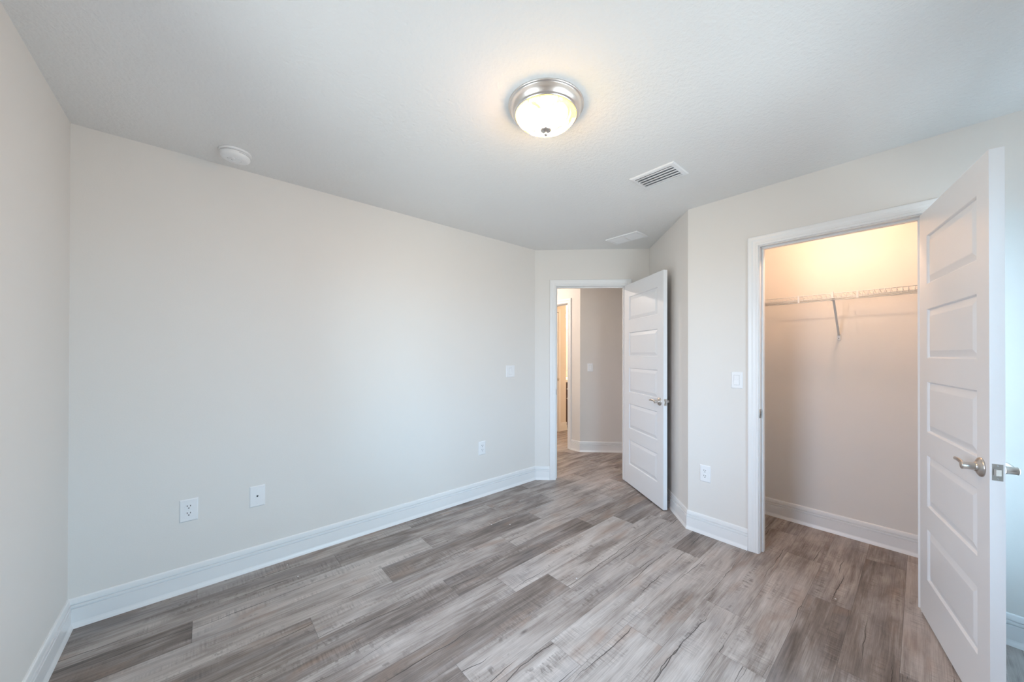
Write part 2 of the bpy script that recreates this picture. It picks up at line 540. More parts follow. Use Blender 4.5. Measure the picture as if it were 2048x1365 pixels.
# ------------------------------------------------------------------ floor planks (one mesh, per-plank attributes)
JOINT = {0: 3.19, 1: 2.48, 2: 2.90, 3: 2.01, 4: 1.54, 5: 1.19, 6: 2.00, 7: 1.54, 8: 2.49, 9: 1.04, 10: 0.40, 11: 0.817, 12: -0.036, 13: 0.64}
TONE = {(7, 0): 0.22, (11, 1): 0.22, (12, 0): 0.18, (9, 1): 0.24, (9, 0): 0.36, (0, 1): 0.42, (10, 1): 0.56, (12, 1): 0.70, (6, 0): 0.50, (6, 1): 0.62,
        (4, 1): 0.56, (5, 1): 0.66, (4, 0): 0.74, (5, 0): 0.70, (3, 0): 0.56, (3, 1): 0.50, (2, 0): 0.55, (1, 0): 0.26, (1, 1): 0.46, (7, 1): 0.55, (8, 0): 0.70, (8, 1): 0.30,
        (10, 0): 0.36, (13, 0): 0.36, (13, 1): 0.42, (0, 0): 0.22, (11, 0): 0.62, (12, 2): 0.34, (2, 1): 0.30, (9, 2): 0.32}
HUE = {(7, 0): 0.6, (11, 1): 0.5, (1, 0): 0.5, (0, 0): 0.45, (2, 0): 0.4, (6, 1): 0.5, (4, 1): 0.3}
def build_floor():
    verts, faces, uvs, ids = [], [], [], []
    X0, X1, Y0, Y1 = -0.70, 6.35, -0.70, 5.35
    rr = random.Random(31)
    r0 = math.floor((Y0-0.06)/PW)
    for r in range(r0, math.ceil((Y1-0.06)/PW)):
        ya, yb = 0.06+r*PW, 0.06+(r+1)*PW
        j = JOINT.get(r, rr.uniform(0, PL))
        k0 = math.floor((X0-j)/PL)
        for k in range(k0, math.ceil((X1-j)/PL)):
            xa, xb = j+k*PL, j+(k+1)*PL
            ca, cb, cya, cyb = max(xa, X0), min(xb, X1), max(ya, Y0), min(yb, Y1)
            if cb <= ca or cyb <= cya: continue
            o = len(verts)
            verts += [(ca, cya, 0), (cb, cya, 0), (cb, cyb, 0), (ca, cyb, 0)]
            faces.append((o, o+1, o+2, o+3))
            uvs += [(ca-xa, cya-ya), (cb-xa, cya-ya), (cb-xa, cyb-ya), (ca-xa, cyb-ya)]
            key = (r, k+1)          # key 0: plank ending at the joint, 1: plank starting there
            t = TONE.get(key, rr.uniform(0.3, 0.66)); hh = HUE.get(key, rr.uniform(0, 0.35))
            ids.append((rr.random(), t, hh))
    # slab under the planks
    o = len(verts)
    verts += [(X0, Y0, -0.002), (X1, Y0, -0.002), (X1, Y1, -0.002), (X0, Y1, -0.002), (X0, Y0, -0.1), (X1, Y0, -0.1), (X1, Y1, -0.1), (X0, Y1, -0.1)]
    for f in [(3, 2, 1, 0), (4, 7, 6, 5), (0, 1, 5, 4), (1, 2, 6, 5), (2, 3, 7, 6), (3, 0, 4, 7)]:
        faces.append(tuple(i+o for i in f)); uvs += [(0.5, 0.1)]*4; ids.append((0.5, 0.5, 0))
    me = bpy.data.meshes.new('floor')
    me.from_pydata(verts, [], faces)
    uvl = me.uv_layers.new(name='plank')
    for i, uv in enumerate(uvs): uvl.data[i].uv = uv
    ca_ = me.color_attributes.new('plank_id', 'FLOAT_COLOR', 'CORNER')
    for pi, p in enumerate(me.polygons):
        for li in p.loop_indices: ca_.data[li].color = (*ids[pi], 1)
    me.materials.append(M['floor'])
    ob = bpy.data.objects.new('floor', me); COL.objects.link(ob)
    tag(ob, 'weathered grey oak plank floor', 'floor', kind='structure')
build_floor()

# ------------------------------------------------------------------ baseboards
BASE = [(0, 0.140), (0.004, 0.140), (0.008, 0.136), (0.0095, 0.128), (0.011, 0.1140), (0.0045, 0.1125), (0.0045, 0.1090), (0.0125, 0.1070), (0.0130, 0.0970), (0.006, 0.0955), (0.006, 0.0920),
        (0.0140, 0.0895), (0.0140, 0.026), (0.0155, 0.0195), (0.0190, 0.010), (0.0215, 0.0), (0, 0)]

def baseboard(name, p0, p1, label, prev=None, nxt=None):
    """profile swept from p0 to p1 with the room on the right; mitred to the runs prev->p0 and p1->nxt"""
    p0, p1 = Vector(p0), Vector(p1)
    d = (p1-p0).normalized(); n = Vector((d.y, -d.x))
    def mit(p, q, first):
        if q is None: return n
        q = Vector(q)
        e = (p-q).normalized() if first else (q-p).normalized()
        m = Vector((e.y, -e.x))
        return (n+m)/(1+n.dot(m))
    m0, m1 = mit(p0, prev, True), mit(p1, nxt, False)
    vs_ = []
    k = len(BASE)
    for p, m in ((p0, m0), (p1, m1)):
        for o, z in BASE:
            q = p+m*o; vs_.append((q.x, q.y, z))
    fs = [(i, (i+1) % k, k+(i+1) % k, k+i) for i in range(k)]+[tuple(range(k)), tuple(range(2*k-1, k-1, -1))]
    b_ = MB(); b_.add(vs_, fs)
    return tag(b_.build(name, M['trim']), label, 'baseboard', kind='structure')

def along(p0, p1, s):
    d = (Vector(p1)-Vector(p0)).normalized(); q = Vector(p0)+d*s; return (q.x, q.y)
CW = 0.0635      # casing width
baseboard('baseboard_west', PLAN[0], PLAN[1], 'white baseboard along the left wall', PLAN[5], A)
baseboard('baseboard_north', PLAN[1], A, 'long white baseboard under the outlet wall', PLAN[0], B)
baseboard('baseboard_diagonal', A, along(A, B, DG0-0.005-CW), 'short white baseboard piece left of the bedroom doorway', PLAN[1], None)
baseboard('baseboard_return', B, C, 'white baseboard behind the open bedroom door', A, PLAN[5])
baseboard('baseboard_east', C, (XE, CL1+0.005+CW), 'white baseboard between bedroom door and closet doorway', B, None)
baseboard('baseboard_corner', (XE, CL0-0.005-CW), PLAN[5], 'white baseboard right of the open closet door', None, PLAN[0])
baseboard('baseboard_south', PLAN[5], PLAN[0], 'white baseboard behind the camera', C, PLAN[1])
baseboard('baseboard_closet', (XCB, 1.12), (XCB, -0.45), 'white baseboard on the closet back wall')
baseboard('baseboard_hall_east', (HC[0], BDH0-0.005-CW), HC, 'short white baseboard between bathroom doorway and hall corner', None, HS)
baseboard('baseboard_hall_far', HC, HS, 'white baseboard on the angled hall wall', (HC[0], 5.2), None)
baseboard('baseboard_bath', (4.572, YB1), (XB1, YB1), 'cream lit baseboard beside the bathroom vanity', None, (XB1, YB2))

# ------------------------------------------------------------------ door casings, jambs, stops
CAS = [(0, 0), (0, 0.0105), (0.004, 0.013), (0.011, 0.013), (0.0125, 0.0105), (0.0155, 0.0105), (0.017, 0.0125), (0.030, 0.0130), (0.040, 0.0165), (0.055, 0.0175), (0.0605, 0.0165), (CW, 0.012), (CW, 0)]

def casing(name, mtx, s0, s1, head, depth, label, stop_at, strike=None, strike_z=0.925, both=False):
    """mtx frame: x along wall, y into the viewer's room, z up. opening s0..s1 clear."""
    root = thing(name, label, 'door trim', mtx, kind='structure')
    rv = 0.005
    def face(y0, sgn):
        b_ = MB(); k = len(CAS); vs_ = []
        for (sx, sz, ox, oz) in ((s0-rv, 0, -1, 0), (s0-rv, head+rv, -1, 1), (s1+rv, head+rv, 1, 1), (s1+rv, 0, 1, 0)):
            for w, t in CAS: vs_.append((sx+ox*w, y0+sgn*t, sz+oz*w))
        fs = []
        for j in range(3):
            for i in range(k):
                fs.append((j*k+i, j*k+(i+1) % k, (j+1)*k+(i+1) % k, (j+1)*k+i))
        fs += [tuple(range(k)), tuple(range(4*k-1, 3*k-1, -1))]
        b_.add(vs_, fs)
        return b_
    face(0, 1).build('casing', M['trim'], root)
    if both: face(-depth, -1).build('casing', M['trim'], root)
    b_ = MB()
    b_.box(s0-JT, s0, -depth, 0.0005, 0, head); b_.box(s1, s1+JT, -depth, 0.0005, 0, head); b_.box(s0-JT, s1+JT, -depth, 0.0005, head, head+JT)
    b_.build('jamb', M['trim'], root, bevel=0.001)
    b_ = MB(); t = 0.011
    y0, y1 = stop_at
    b_.box(s0, s0+t, y0, y1, 0, head-t); b_.box(s1-t, s1, y0, y1, 0, head-t); b_.box(s0, s1, y0, y1, head-t, head)
    b_.build('stop_moulding', M['trim'], root, bevel=0.002)
    if strike:
        sx, dirn = strike
        b_ = MB()
        b_.box(sx-0.0012*(dirn < 0), sx+0.0012*(dirn > 0), -0.033, -0.002, strike_z-0.0285, strike_z+0.0285)
        b_.tube([(sx+0.0006*dirn, 0.001, strike_z-0.0285), (sx+0.0006*dirn, 0.001, strike_z+0.0285)], 0.003, 8)
        sp_ = b_.build('strike_plate', M['nickel'], root); sp_['label'] = 'satin nickel strike plate'
        b_ = MB(); b_.box(sx+0.0008*dirn-0.0008, sx+0.0008*dirn+0.0008, -0.023, -0.011, strike_z-0.013, strike_z+0.013)
        b_.build('strike_hole', M['dark'], sp_)
    return root

diag_m = frame_mtx(A, B)
east_m = frame_mtx(C, (XE, YS))
hall_m = frame_mtx((HC[0], 5.2), HC)
bath_m = frame_mtx((HC[0]+WT, YB1), (XB1, YB1))
casing('trim_1', diag_m, DG0, DG1, HEAD, WT, 'white casing around the bedroom doorway', (-0.072, -0.037), strike=(DG0, 1))
casing('trim_2', east_m, C[1]-CL1, C[1]-CL0, HEAD, WT, 'white casing around the closet doorway', (-0.072, -0.037), strike=(C[1]-CL1, 1), strike_z=0.928)
casing('trim_3', hall_m, 5.2-BDH1, 5.2-BDH0, HEAD, WT, 'white casing around the bathroom doorway beyond the hall', (-0.072, -0.037))
LN0, LN1 = 0.0, 4.503-(HC[0]+WT)

# ------------------------------------------------------------------ five-panel doors
PAN = [(1.668, 1.908), (1.303, 1.545), (0.941, 1.188), (0.576, 0.826), (0.213, 0.463)]
def panel_mb(u0, u1, z0, z1, th):
    """moulded panel set in the leaf: step, groove, wide bevel, raised field, on both faces; local y = 0 front, -th back"""
    b_ = MB()
    rings = [(0.0, 0.0), (0.0035, -0.0035), (0.006, -0.009), (0.009, -0.009), (0.036, -0.0012), (0.039, -0.0008)]
    vs_, fs = [], []
    for sgn, base in ((1, 0.0), (-1, -th)):
        o = len(vs_)
        for w, t in rings:
            y = base+sgn*t
            vs_ += [(u0+w, y, z0+w), (u1-w, y, z0+w), (u1-w, y, z1-w), (u0+w, y, z1-w)]
        for i in range(len(rings)-1):
            for k in range(4):
                kk = (k+1) % 4
                fs.append((o+i*4+k, o+i*4+kk, o+(i+1)*4+kk, o+(i+1)*4+k))
        e = o+(len(rings)-1)*4
        fs.append((e, e+1, e+2, e+3))
    nb = len(rings)*4
    for k in range(4):
        kk = (k+1) % 4
        fs.append((k, kk, nb+kk, nb+k))
    b_.add(vs_, fs)
    return b_

def lever_parts(root, uc, zc, y0, sgn, keyhole=True):
    """satin lever set on a door face at local y0, projecting along sgn*y, lever pointing to the hinge (-u)"""
    b_ = MB()
    b_.lathe([(0.0, 0.0), (0.0350, 0.0), (0.0350, 0.002), (0.0335, 0.005), (0.0285, 0.0085), (0.022, 0.0115), (0.0165, 0.0125), (0.0165, 0.016), (0.0135, 0.018), (0.0, 0.018)], 40, (uc, y0, zc), (0, sgn, 0))
    h = b_.build('lever_handle', M['nickel'], root); h['label'] = 'satin nickel lever handle'
    b_ = MB()
    b_.lathe([(0.0, 0.012), (0.0145, 0.012), (0.0150, 0.016), (0.0135, 0.0185), (0.0138, 0.020), (0.0132, 0.022), (0.0132, 0.044), (0.0138, 0.0455), (0.0138, 0.0475), (0.0118, 0.0495), (0.006, 0.0510), (0.0, 0.0513)], 32, (uc, y0, zc), (0, sgn, 0))
    pts, ra, rb = [], [], []
    for i in range(26):
        t = i/25
        x = uc-0.004-0.110*t
        dz = 0.0085*math.sin(math.pi*t**0.85)+0.001*t
        dy = 0.0405+0.002*math.sin(math.pi*t)-0.007*t*t
        pts.append((x, y0+sgn*dy, zc+dz))
        w = 0.0090*(1-0.33*t) if t < 0.9 else 0.0090*0.703*math.sqrt(max(0.02, 1-((t-0.9)/0.1)**2))
        ra.append(0.0058*(1-0.3*t)); rb.append(w)
    b_.tube(pts, ra, 14, ry=rb)
    b_.build('lever', M['nickel'], h)
    if keyhole:
        b_ = MB(); b_.lathe([(0.0, 0.0), (0.0026, 0.0), (0.0026, 0.0008), (0, 0.0008)], 14, (uc-0.0121, y0+sgn*0.0235, zc), (-1, 0, 0))
        b_.build('privacy_hole', M['dark'], h)

def make_door(name, label, hinge_xy, ang, width, zc, uc, free_edge=True, rot_hinge=True, th=0.035):
    u = Vector((math.cos(ang), math.sin(ang))); n = Vector((u.y, -u.x))
    m = Matrix(((u.x, n.x, 0, hinge_xy[0]), (u.y, n.y, 0, hinge_xy[1]), (0, 0, 1, 0), (0, 0, 0, 1)))
    root = thing(name, label, 'door', m, kind='structure')
    Z0, Z1 = 0.012, 2.036
    ul, ur = 0.104, width-0.094
    b_ = MB()
    b_.box(0, ul, -th, 0, Z0, Z1); b_.box(ur, width, -th, 0, Z0, Z1)
    zs = [Z0]+[z for p in reversed(PAN) for z in p]+[Z1]
    for a, c in zip(zs[0::2], zs[1::2]):
        b_.box(ul, ur, -th, 0, a, c)
    b_.build('leaf', M['door'], root)
    for z0, z1 in PAN:
        panel_mb(ul, ur, z0, z1, th).build('panel', M['door'], root)
    lever_parts(root, uc, zc, 0.0, 1)
    lever_parts(root, uc, zc, -th, -1)
    # latch plate on the free edge
    b_ = MB()
    b_.box(width, width+0.0012, -th/2-0.0125, -th/2+0.0125, zc-0.0285, zc+0.0285)
    lp = b_.build('latch_plate', M['nickel'], root, bevel=0.0004); lp['label'] = 'satin nickel latch plate'
    b_ = MB()
    b_.add([(width+0.001, -th/2-0.008, zc-0.0105), (width+0.001, -th/2+0.008, zc-0.0105), (width+0.001, -th/2+0.008, zc+0.0105), (width+0.001, -th/2-0.008, zc+0.0105),
            (width+0.0035, -th/2-0.008, zc-0.0105), (width+0.010, -th/2+0.006, zc-0.0105), (width+0.010, -th/2+0.006, zc+0.0105), (width+0.0035, -th/2-0.008, zc+0.0105)],
           [(0, 3, 2, 1), (4, 5, 6, 7), (0, 1, 5, 4), (1, 2, 6, 5), (2, 3, 7, 6), (3, 0, 4, 7)])
    b_.build('latch_bolt', M['nickel'], lp)
    b_ = MB()
    for dz in (-0.0225, 0.0225):
        b_.lathe([(0, 0), (0.0026, 0), (0.0022, 0.0006), (0, 0.0006)], 12, (width+0.0011, -th/2, zc+dz), (1, 0, 0))
    b_.build('screw', M['grey'], lp)
    # hinges at the hinge-side edge, knuckle on the far face
    for hz in (0.22, 1.02, 1.84):
        b_ = MB()
        b_.tube([(-0.004, -th-0.005, hz-0.045), (-0.004, -th-0.005, hz+0.045)], 0.0065, 12)
        b_.box(-0.0015, 0.0, -th, -0.006, hz-0.0445, hz+0.0445)
        hg = b_.build('hinge', M['nickel'], root); hg['label'] = 'satin nickel hinge'
    return root

make_door('door_1', 'white five-panel bedroom door standing open at the angled wall', (A[0]+0.9336*S-0.0085*S, A[1]-0.9336*S-0.0085*S), math.radians(238.03), 0.7307, 0.917, 0.671)
make_door('door_2', 'large white five-panel closet door standing open at the right edge', (XE+0.0016, 0.003), math.radians(192.871), 0.7308, 0.913, 0.670)

# linen door in the bathroom: closed, flush panel slab seen as a sliver
def linen_door():
    root = thing('door_3', 'white door sliver seen at the left inside the lit bathroom', 'door', bath_m, kind='structure')
    b_ = MB(); b_.box(0.03, LN1, 0.002, 0.030, 0.012, 2.036); b_.build('leaf', M['door'], root, bevel=0.002)
    b_ = MB(); b_.box(LN1+0.003, LN1+0.003+0.057, 0.0, 0.034, 0, 2.10); b_.box(0.03, LN1+0.003, 0.0, 0.034, 2.043, 2.10); b_.build('casing', M['trim'], root, bevel=0.003)
    b_ = MB()
    b_.lathe([(0, 0), (0.031, 0), (0.030, 0.006), (0.012, 0.010), (0.012, 0.028), (0.026, 0.036), (0.028, 0.046), (0.020, 0.056), (0, 0.058)], 28, (LN1-0.055, 0.030, 0.905), (0, 1, 0))
    k = b_.build('knob', M['nickel'], root); k['label'] = 'nickel door knob'
linen_door()

# ------------------------------------------------------------------ windows (behind the camera, the daylight source)
def make_window(name, label, mtx, s0, s1, z0, z1):
    root = thing(name, label, 'window', mtx, kind='structure')
    d = WT
    b_ = MB(); f = 0.045
    y0, y1 = -d+0.005, -d+0.075
    f = min(f, 0.09*(s1-s0))
    b_.box(s0, s0+f, y0, y1, z0, z1); b_.box(s1-f, s1, y0, y1, z0, z1); b_.box(s0+f, s1-f, y0, y1, z0, z0+f); b_.box(s0+f, s1-f, y0, y1, z1-f, z1)
    b_.build('frame', M['trim'], root)
    zm = (z0+z1)/2
    for (za, zb, ya) in ((z0+f, zm+0.02, y0+0.035), (zm-0.02, z1-f, y0+0.008)):
        g = 0.035
        b_ = MB()
        b_.box(s0+f, s0+f+g, ya, ya+0.025, za, zb); b_.box(s1-f-g, s1-f, ya, ya+0.025, za, zb)
        b_.box(s0+f+g, s1-f-g, ya, ya+0.025, za, za+g); b_.box(s0+f+g, s1-f-g, ya, ya+0.025, zb-g, zb)
        sash = b_.build('sash', M['trim'], root)
        b_ = MB(); b_.box(s0+f+g, s1-f-g, ya+0.010, ya+0.014, za+g, zb-g)
        b_.build('glass_pane', M['glass'], sash)
    b_ = MB(); b_.box(s0-0.03, s1+0.03, -d+0.075, 0.03, z0-0.02, z0+0.0)
    b_.build('sill', M['trim'], root, bevel=0.003)
make_window('window_1', 'white single-hung window in the left wall behind the camera', frame_mtx(PLAN[0], PLAN[1]), WIN_W[0]-YS, WIN_W[1]-YS, WIN_W[2], WIN_W[3])
make_window('window_2', 'wide white single-hung window in the wall behind the camera', frame_mtx(PLAN[5], PLAN[0]), XE-WIN_S[1], XE-WIN_S[0], WIN_S[2], WIN_S[3])
make_window('added_window_3', 'narrow white window added to light the corner behind the open closet door', frame_mtx(PLAN[5], PLAN[0]), XE-WIN_C[1], XE-WIN_C[0], WIN_C[2], WIN_C[3])

# ------------------------------------------------------------------ bedroom ceiling light
LX, LY = 1.132, 1.121
def ceiling_light():
    root = thing('ceiling_light', 'flush dome ceiling light with brushed nickel rim, lit, mid-ceiling', 'ceiling light', Matrix.Translation((LX, LY, H)))
    b_ = MB()
    b_.lathe([(0.0, 0.0), (0.168, 0.0), (0.168, -0.004), (0.166, -0.0065), (0.161, -0.0075), (0.160, -0.010), (0.1585, -0.013), (0.157, -0.020), (0.152, -0.029), (0.147, -0.036), (0.1425, -0.040), (0.1400, -0.0405), (0.1392, -0.043), (0.1370, -0.0450), (0.1345, -0.0445), (0.1335, -0.042), (0.1335, -0.030), (0.0, -0.030)], 72)
    b_.build('rim', M['rim'], root)
    b_ = MB()
    prof = [(0.1335, -0.042), (0.1325, -0.047), (0.1285, -0.054), (0.121, -0.062), (0.111, -0.070), (0.099, -0.0775), (0.085, -0.0845), (0.070, -0.0910), (0.054, -0.0965), (0.038, -0.1010), (0.022, -0.1045), (0.010, -0.1065), (0.0, -0.107)]
    b_.lathe(prof, 64)
    g = b_.build('glass_shade', M['shade'], root); g['label'] = 'glowing swirled alabaster glass bowl'
    b_ = MB()
    b_.lathe([(0.0, -0.102), (0.0225, -0.1025), (0.0245, -0.1045), (0.0235, -0.1075), (0.0170, -0.1115), (0.0105, -0.1140), (0.0065, -0.1160), (0.0055, -0.1180), (0.0060, -0.1195), (0.0082, -0.1225), (0.0082, -0.1260), (0.0060, -0.1295), (0.0, -0.1315)], 32)
    f = b_.build('finial', M['nickel'], root); f['label'] = 'small nickel finial'
ceiling_light()

# ------------------------------------------------------------------ smoke detector
def smoke():
    root = thing('smoke_detector', 'round white smoke detector on the ceiling above the long wall', 'smoke detector', Matrix.Translation((0.125, 2.522, H)))
    b_ = MB(); b_.lathe([(0, 0), (0.072, 0), (0.073, -0.003), (0.071, -0.009), (0.064, -0.0105), (0, -0.0105)], 48); b_.build('base_plate', M['plastic'], root)
    b_ = MB(); b_.lathe([(0, -0.0105), (0.0615, -0.0105), (0.0615, -0.014), (0.0665, -0.0145), (0.0665, -0.018), (0.0655, -0.030), (0.061, -0.037), (0.050, -0.040), (0.0, -0.0405)], 48)
    b_.lathe([(0.030, -0.0402), (0.030, -0.0415), (0.028, -0.042), (0.027, -0.0402)], 36)
    c = b_.build('cover', M['plastic'], root)
    b_ = MB()
    for k in range(10):
        a0 = math.radians(195+k*8)
        b_.box(-0.0045, 0.0045, 0.0652, 0.0668, -0.0215, -0.0195, Matrix.Rotation(a0, 4, 'Z'))
    b_.build('vent_slit', M['grey'], c)
    b_ = MB(); b_.lathe([(0, -0.040), (0.011, -0.040), (0.010, -0.0425), (0, -0.0428)], 24, (-0.012, -0.012, 0)); b_.build('test_button', M['plastic'], root)
    b_ = MB(); b_.box(-0.004, 0.004, -0.0012, 0.0012, -0.0414, -0.0400, Matrix.Translation((-0.014, 0.012, 0))); b_.box(-0.006, 0.006, -0.001, 0.001, -0.0414, -0.0400, Matrix.Translation((-0.030, 0.004, 0)) @ Matrix.Rotation(0.6, 4, 'Z')); b_.build('sounder_slot', M['grey'], root)
smoke()

# ------------------------------------------------------------------ ceiling vents
def supply_vent():
    x0, x1, y0, y1 = 1.989, 2.190, 0.944, 1.230
    root = thing('ceiling_vent', 'white louvered ceiling vent beside the dome light', 'air vent', Matrix.Translation(((x0+x1)/2, (y0+y1)/2, H)))
    w, l = (x1-x0)/2, (y1-y0)/2
    b_ = MB(); fw = 0.026; t = -0.009
    # flared frame: four mitred sides
    k = [(0, 0.0), (0.0, -0.003), (0.006, -0.007), (fw-0.004, t), (fw, t), (fw, 0.0)]
    vs_, fs = [], []
    for sx, sy in ((-1, -1), (1, -1), (1, 1), (-1, 1)):
        for o, z in k: vs_.append((sx*(w-o), sy*(l-o), z))
    n = len(k)
    for c in range(4):
        d_ = (c+1) % 4
        for i in range(n):
            fs.append((c*n+i, c*n+(i+1) % n, d_*n+(i+1) % n, d_*n+i))
    b_.add(vs_, fs); b_.build('frame', M['plastic'], root)
    b_ = MB(); b_.box(-w+fw, w-fw, -l+fw, l-fw, -0.0006, -0.0001); b_.build('duct_opening', M['duct'], root)
    iw = w-fw
    for i in range(5):
        cx = -iw+(i+0.5)*2*iw/5
        b_ = MB()
        m = Matrix.Translation((cx, 0, -0.0095)) @ Matrix.Rotation(math.radians(-12), 4, 'Y')
        b_.box(-0.0098, 0.0098, -l+fw, l-fw, -0.0007, 0.0007, m)
        b_.tube([m @ Vector((-0.0098, -l+fw, 0)), m @ Vector((-0.0098, l-fw, 0))], 0.0016, 8)
        b_.build('louver', M['plastic'], root)
supply_vent()

def return_vent():
    x0, x1, y0, y1 = 2.866, 3.058, 1.694, 2.030
    root = thing('return_vent', 'flat white two-section ceiling grille near the bedroom doorway', 'air vent', Matrix.Translation(((x0+x1)/2, (y0+y1)/2, H)))
    w, l = (x1-x0)/2, (y1-y0)/2
    b_ = MB(); fw = 0.022; t = -0.011
    b_.box(-w, -w+fw, -l, l, t, 0); b_.box(w-fw, w, -l, l, t, 0)
    for a, c in ((-l, -l+fw), (-0.008, 0.008), (l-fw, l)): b_.box(-w+fw, w-fw, a, c, t, 0)
    b_.build('frame', M['plastic'], root, bevel=0.0015)
    b_ = MB(); b_.box(-w+fw, w-fw, -l+fw, l-fw, -0.0006, -0.0001); b_.build('duct_opening', M['grey'], root)
    for sec in ((-l+fw, -0.008), (0.008, l-fw)):
        n = 13
        for i in range(n):
            cx = -w+fw+(i+0.5)*(2*(w-fw))/n
            b_ = MB()
            m = Matrix.Translation((cx, 0, -0.0065)) @ Matrix.Rotation(math.radians(28), 4, 'Y')
            b_.box(-0.0065, 0.0065, sec[0], sec[1], -0.0006, 0.0006, m)
            b_.build('slat', M['plastic'], root)
return_vent()

# ------------------------------------------------------------------ wall plates
def plate_frame(name, label, cat, mtx, s, z, w, h, group=None):
    root = thing(name, label, cat, mtx @ Matrix.Translation((s, 0, z)), group)
    b_ = MB(); e = 0.005
    vs_ = [(sx*w/2, 0, sz*h/2) for sx, sz in ((-1, -1), (1, -1), (1, 1), (-1, 1))]
    vs_ += [(sx*w/2, 0.002, sz*h/2) for sx, sz in ((-1, -1), (1, -1), (1, 1), (-1, 1))]
    vs_ += [(sx*(w/2-e), 0.0058, sz*(h/2-e)) for sx, sz in ((-1, -1), (1, -1), (1, 1), (-1, 1))]
    fs = [(3, 2, 1, 0), (8, 9, 10, 11)]+[(i, (i+1) % 4, 4+(i+1) % 4, 4+i) for i in range(4)]+[(4+i, 4+(i+1) % 4, 8+(i+1) % 4, 8+i) for i in range(4)]
    b_.add(vs_, fs); b_.build('cover_plate', M['plastic'], root, bevel=0.0008)
    return root

def outlet(label, mtx, s, z, w=0.0775, h=0.124):
    root = plate_frame('wall_outlet', label, 'outlet', mtx, s, z, w, h, 'duplex outlets on the walls')
    for dz in (0.0195, -0.0195):
        b_ = MB()
        pts = []
        for i in range(32):
            a = 2*math.pi*i/32
            x, zz = 0.0172*math.cos(a), 0.0172*math.sin(a)
            zz = max(-0.0142, min(0.0142, zz))
            pts.append((x, zz))
        k = len(pts)
        b_.add([(x, 0.004, zz+dz) for x, zz in pts]+[(x*0.97, 0.0072, zz*0.97+dz) for x, zz in pts], [tuple(range(k)), tuple(range(2*k-1, k-1, -1))]+[(i, (i+1) % k, k+(i+1) % k, k+i) for i in range(k)])
        r = b_.build('receptacle', M['plastic'], root)
        b_ = MB()
        b_.box(-0.0079, -0.0052, 0.0068, 0.0075, dz+0.0006, dz+0.0096); b_.box(0.0052, 0.0079, 0.0068, 0.0075, dz+0.0014, dz+0.0088)
        b_.lathe([(0, 0.0068), (0.0029, 0.0068), (0.0029, 0.0075), (0, 0.0075)], 14, (0, 0, dz-0.0066), (0, 1, 0))
        b_.build('slot', M['dark'], r)
    b_ = MB(); b_.lathe([(0, 0.0055), (0.003, 0.0055), (0.0024, 0.0066), (0, 0.007)], 14, (0, 0, 0), (0, 1, 0)); b_.build('screw', M['plastic'], root)

def rocker(label, mtx, s, z, w, h, rw=0.033, rh=0.066):
    root = plate_frame('light_switch', label, 'light switch', mtx, s, z, w, h, 'rocker light switches')
    b_ = MB()
    b_.add([(-rw/2, 0.004, -rh/2), (rw/2, 0.004, -rh/2), (rw/2, 0.004, rh/2), (-rw/2, 0.004, rh/2),
            (-rw/2, 0.0105, -rh/2), (rw/2, 0.0105, -rh/2), (rw/2, 0.0066, 0), (-rw/2, 0.0066, 0), (rw/2, 0.0075, rh/2), (-rw/2, 0.0075, rh/2)],
           [(0, 3, 2, 1), (4, 5, 6, 7), (7, 6, 8, 9), (0, 1, 5, 4), (3, 9, 8, 2), (0, 4, 7, 9, 3), (1, 2, 8, 6, 5)])
    b_.build('rocker', M['plastic'], root, bevel=0.0006)
    b_ = MB(); g = 0.0012
    b_.box(-rw/2-g, rw/2+g, 0.0052, 0.0061, -rh/2-g, rh/2+g); b_.build('bezel_gap', M['grey'], root)

north_m = frame_mtx((XW, YN), A)
sx = lambda x: x-XW
outlet('white duplex outlet low on the long wall, nearest the left corner', north_m, sx(-0.0585), 0.447)
outlet('white duplex outlet low on the long wall near the bedroom doorway', north_m, sx(1.9265), 0.449)
outlet('white duplex outlet low between the bedroom door and closet doorway', east_m, C[1]-1.062, 0.446, w=0.0745, h=0.122)
rocker('square white switch on the long wall beside the bedroom doorway', north_m, sx(2.266), 1.153, 0.108, 0.118)
rocker('white rocker switch left of the closet doorway', east_m, C[1]-0.852, 1.144, 0.072, 0.116)
hfar_m = frame_mtx(HC, HS)
rocker('white light switch on the hall wall seen through the bedroom doorway', hfar_m, 0.136, 1.146, 0.074, 0.112)

def jack():
    root = plate_frame('cable_jack_plate', 'white wall plate with one small dark jack, right of the corner outlet', 'wall plate', north_m, sx(0.248), 0.445, 0.0775, 0.128)
    b_ = MB(); b_.box(-0.008, 0.008, 0.005, 0.0072, -0.010, 0.010); r = b_.build('jack_insert', M['plastic'], root, bevel=0.0008)
    b_ = MB(); b_.box(-0.0045, 0.0045, 0.0068, 0.0076, -0.0025, 0.0045); b_.box(-0.0022, 0.0022, 0.0068, 0.0076, -0.005, -0.0025); b_.build('jack_hole', M['dark'], r)
    for dz in (-0.042, 0.042):
        b_ = MB(); b_.lathe([(0, 0.0055), (0.003, 0.0055), (0.0024, 0.0064), (0, 0.0066)], 12, (0, 0, dz), (0, 1, 0)); b_.build('screw', M['plastic'], root)
jack()

